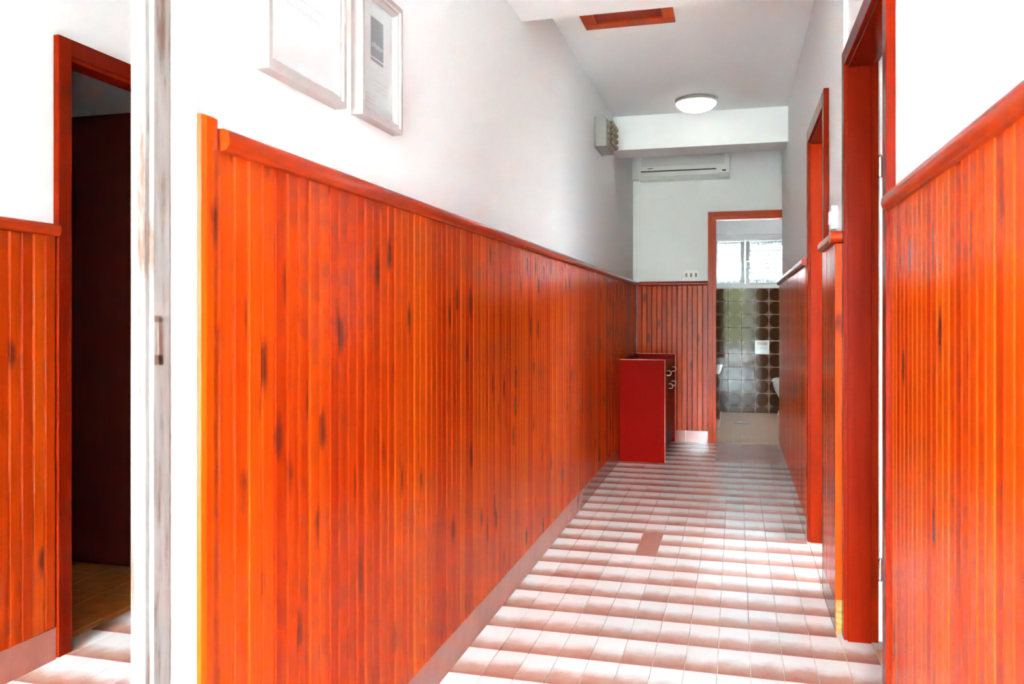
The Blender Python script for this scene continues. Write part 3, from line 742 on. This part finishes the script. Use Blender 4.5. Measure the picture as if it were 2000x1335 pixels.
# ------------------------------------------------------------------ fuse box
fx = empty('fuse_box', (WL, 5.31, 2.195), label='grey enamel fuse box with screw in porcelain fuses high on left wall', cat='fuse box')
boxes('back_plate', M['fusebox'], fx, (0, 0.008, -0.006, 0.326, -0.006, 0.191))
boxes('cover', M['fusebox'], fx, (0.008, 0.078, 0, 0.32, 0, 0.185), bevel=0.004)
for j, z in enumerate((0.035, 0.075, 0.115, 0.155)):
    for i, y in enumerate((0.06, 0.13, 0.20, 0.27)):
        bm = bmesh.new(); lathe(bm, [(0.019, 0.078), (0.019, 0.094), (0.014, 0.097), (0.014, 0.112), (0.010, 0.118), (0.004, 0.118)], (0, y, z), 14, 'x')
        f = link('fuse', mesh('fuse', bm, M['fusecap']), None, fx)
        bm = bmesh.new(); lathe(bm, [(0.0155, 0.0975), (0.0165, 0.1), (0.0165, 0.104), (0.0155, 0.106)], (0, y, z), 14, 'x')
        link('fuse_ring', mesh('fuse_ring', bm, M['fusering']), None, f)

# ------------------------------------------------------------------ ceiling hatch
hc = empty('ceiling_hatch', (-0.745, 3.60, ZC), label='reddish wooden hatch frame set in the ceiling', cat='hatch')
HW, HD = 0.452, 0.625
boxes('frame_board', M['casing_far'], hc, (0, HW, HD - 0.075, HD, -0.012, 0), bevel=0.002)
boxes('frame_board', M['casing_far'], hc, (0, HW, 0, 0.075, -0.012, 0), bevel=0.002)
boxes('frame_board', M['casing_far'], hc, (0, 0.065, 0.075, HD - 0.075, -0.012, 0), bevel=0.002)
boxes('frame_board', M['casing_far'], hc, (HW - 0.055, HW, 0.075, HD - 0.075, -0.012, 0), bevel=0.002)
boxes('hatch_panel', M['rail'], hc, (0.065, HW - 0.055, 0.075, HD - 0.075, -0.003, 0))

# ------------------------------------------------------------------ ceiling lamp
la = empty('ceiling_lamp', (-0.262, 5.79, ZC), label='lit round opal glass lamp on the corridor ceiling', cat='lamp')
bm = bmesh.new(); lathe(bm, [(0.130, 0.0), (0.142, -0.004), (0.142, -0.020), (0.134, -0.026)], (0, 0, 0), 48)
link('lamp_base', mesh('lamp_base', bm, M['fusebox'], smooth=False), None, la)
bm = bmesh.new(); lathe(bm, [(0.132, -0.024), (0.137, -0.030), (0.133, -0.042), (0.112, -0.062), (0.078, -0.078), (0.04, -0.087), (0.01, -0.089)], (0, 0, 0), 48)
link('opal_dome', mesh('opal_dome', bm, M['lampglass'], smooth=True), None, la)

lb = empty('ceiling_lamp', (0.45, 8.45, BC), label='unseen round lamp added to the bathroom ceiling to brighten the room', cat='lamp')  # unseen lamp, added only to brighten the bathroom
bm = bmesh.new(); lathe(bm, [(0.130, 0.0), (0.142, -0.004), (0.142, -0.020), (0.134, -0.026)], (0, 0, 0), 32)
link('lamp_base', mesh('lamp_base', bm, M['fusebox']), None, lb)
bm = bmesh.new(); lathe(bm, [(0.132, -0.024), (0.137, -0.030), (0.133, -0.042), (0.112, -0.062), (0.078, -0.078), (0.04, -0.087), (0.01, -0.089)], (0, 0, 0), 32)
link('opal_dome', mesh('opal_dome', bm, m_emit('added_bathroom_glow', (0.95, 0.98, 1.0), 0.45), smooth=True), None, lb)

# ------------------------------------------------------------------ air conditioner
ac = empty('air_conditioner', (-0.815, YF, 2.285), label='white split air conditioner high on the end wall', cat='air conditioner')
AW, AD, AH = 0.765, 0.19, 0.28
bm = bmesh.new()
prism(bm, [(0, 0.0), (-AD * 0.8, 0.0), (-AD * 0.97, 0.03), (-AD, 0.075), (-AD, AH - 0.03), (-AD * 0.85, AH), (0, AH)], 0, AW, 'x')
body = link('housing', mesh('housing', bm, M['acplastic'], 0.003), None, ac)
boxes('front_grille', M['acgrille'], ac, (0.028, AW - 0.045, -AD - 0.006, -AD + 0.001, 0.105, AH - 0.03), bevel=0.002)
for k in range(11):
    boxes('grille_rib', M['acplastic'], ac, (0.032, AW - 0.049, -AD - 0.0085, -AD - 0.0062, 0.110 + k * 0.0125, 0.1145 + k * 0.0125))
boxes('outlet_slot', M['black'], ac, (0.02, AW - 0.11, -AD - 0.003, -AD + 0.02, 0.058, 0.068))
boxes('louvre', M['acplastic'], ac, (0.02, AW - 0.11, -AD - 0.004, -AD + 0.02, 0.018, 0.0565), bevel=0.002)
boxes('display', M['black'], ac, (AW - 0.06, AW - 0.03, -AD - 0.0015, -AD + 0.03, 0.042, 0.054))
boxes('maker_badge', M['fusering'], ac, (0.08, 0.122, -AD - 0.0018, -AD + 0.001, 0.085, 0.091))
pc = boxes('pipe_cover', M['acplastic'], None, (WL + 0.002, -0.822, YF - 0.09, YF - 0.0005, 2.30, ZC - 0.002), bevel=0.004, label='narrow beige pipe cover in the corner beside the air conditioner', cat='pipe cover')

# ------------------------------------------------------------------ switches
sp_ = empty('switch_panel', (-0.448, YF, 1.423), label='white plate with three dark rocker switches by the bathroom doorway', cat='light switch')
boxes('plate', M['plastic'], sp_, (0, 0.142, -0.009, 0, 0, 0.078), bevel=0.003)
for k in range(3):
    x = 0.030 + k * 0.041
    boxes('rocker', M['brownsw'], sp_, (x - 0.0085, x + 0.0085, -0.013, -0.008, 0.018, 0.052), bevel=0.002)
s2 = empty('light_switch', (WRF, 3.20, 1.405), label='small white light switch above the rail between the two right doors', cat='light switch')
boxes('housing', M['plastic'], s2, (-0.022, 0, 0, 0.07, 0, 0.085), bevel=0.004)
boxes('rocker', M['ceram'], s2, (-0.028, -0.022, 0.02, 0.05, 0.02, 0.065), bevel=0.002)

# ------------------------------------------------------------------ red sideboard
CX0, CX1, CY0, CY1, CH = FL + 0.004, -0.507, 6.225, 7.345, 0.772
cb_ = empty('shoe_cabinet', (0, 0, 0), label='low red lacquered cabinet with ring handles against the left wainscot', cat='cabinet')
for y0, y1 in ((CY0, CY0 + 0.02), (CY1 - 0.02, CY1)):
    e = boxes('end_panel', M['red'], cb_, (CX0, CX1 - 0.003, y0, y1, 0.003, CH - 0.003))
    boxes('edge_band', M['band'], e, (CX0, CX1, y0, y1, CH - 0.003, CH), (CX1 - 0.003, CX1, y0, y1, 0.003, CH - 0.003), label='pale worn edge band')
boxes('top_board', M['red'], cb_, (CX0, CX1 - 0.004, CY0 + 0.02, CY1 - 0.02, CH - 0.062, CH - 0.042))
boxes('back_board', M['red'], cb_, (CX0, CX0 + 0.012, CY0 + 0.02, CY1 - 0.02, 0.003, CH - 0.062), (CX0, CX0 + 0.012, CY0 + 0.02, CY1 - 0.02, CH - 0.042, CH - 0.008))
boxes('plinth', M['red'], cb_, (CX1 - 0.06, CX1 - 0.045, CY0 + 0.02, CY1 - 0.02, 0.003, 0.06))
def ring(parent, x, y, z):
    bm = bmesh.new()
    tube(bm, [(x, y, z + 0.016), (x + 0.022, y, z + 0.018), (x + 0.034, y, z + 0.008), (x + 0.036, y, z - 0.004), (x + 0.030, y, z - 0.016), (x + 0.016, y, z - 0.020), (x, y, z - 0.018)], 0.0045)
    link('ring_handle', mesh('ring_handle', bm, M['brass'], smooth=True), None, parent)
ym = (CY0 + CY1) / 2
for a, b in ((CY0 + 0.022, ym - 0.002), (ym + 0.002, CY1 - 0.022)):
    dr = boxes('drawer', M['red'], cb_, (CX1 - 0.032, CX1 - 0.014, a, b, CH - 0.19, CH - 0.066), bevel=0.002)
    ring(dr, CX1 - 0.0145, (a + b) / 2 + 0.02, CH - 0.118)
for k, (a, b) in enumerate(((CY0 + 0.022, ym - 0.002), (ym + 0.002, CY1 - 0.022))):
    dr = boxes('cabinet_door', M['red'], cb_, (CX1 - 0.032, CX1 - 0.014, a, b, 0.062, CH - 0.194), bevel=0.002)
    ring(dr, CX1 - 0.0145, (b - 0.05) if k == 0 else (a + 0.26), CH - 0.235)

# ------------------------------------------------------------------ front yard behind the camera (out of view)
boxes('ground_outside', M['ground'], None, (-12, 12, -14, YB - 0.001, -0.1, -0.02), label='grey pavement of the yard behind the camera', cat='ground', kind='structure')

# clipped hedge across the yard (seen only in reflections)
bm = bmesh.new(); rnd = random.Random(5); nx, nz = 70, 16
grid = [[bm.verts.new((-8 + 16 * i / nx, -11.2 - 0.5 * (j / nz) ** 3 + rnd.uniform(-0.16, 0.16), -0.02 + 3.0 * j / nz + (rnd.uniform(-0.15, 0.15) if j == nz else 0))) for j in range(nz + 1)] for i in range(nx + 1)]
for i in range(nx):
    for j in range(nz): bm.faces.new((grid[i][j], grid[i + 1][j], grid[i + 1][j + 1], grid[i][j + 1]))
bk = [[bm.verts.new((-8 + 16 * i / nx, -12.6, z)) for z in (-0.02, 2.9)] for i in range(nx + 1)]
for i in range(nx):
    bm.faces.new((bk[i][0], bk[i][1], bk[i + 1][1], bk[i + 1][0])); bm.faces.new((grid[i][nz], grid[i + 1][nz], bk[i + 1][1], bk[i][1]))
tag(link('garden_hedge', mesh('garden_hedge', bm, plain('hedge_leaves', (0.042, 0.041, 0.008), 0.7, var=0.5, bscale=12)), None, None), 'yellow green clipped hedge outside the entrance behind the camera', 'hedge', kind='structure')
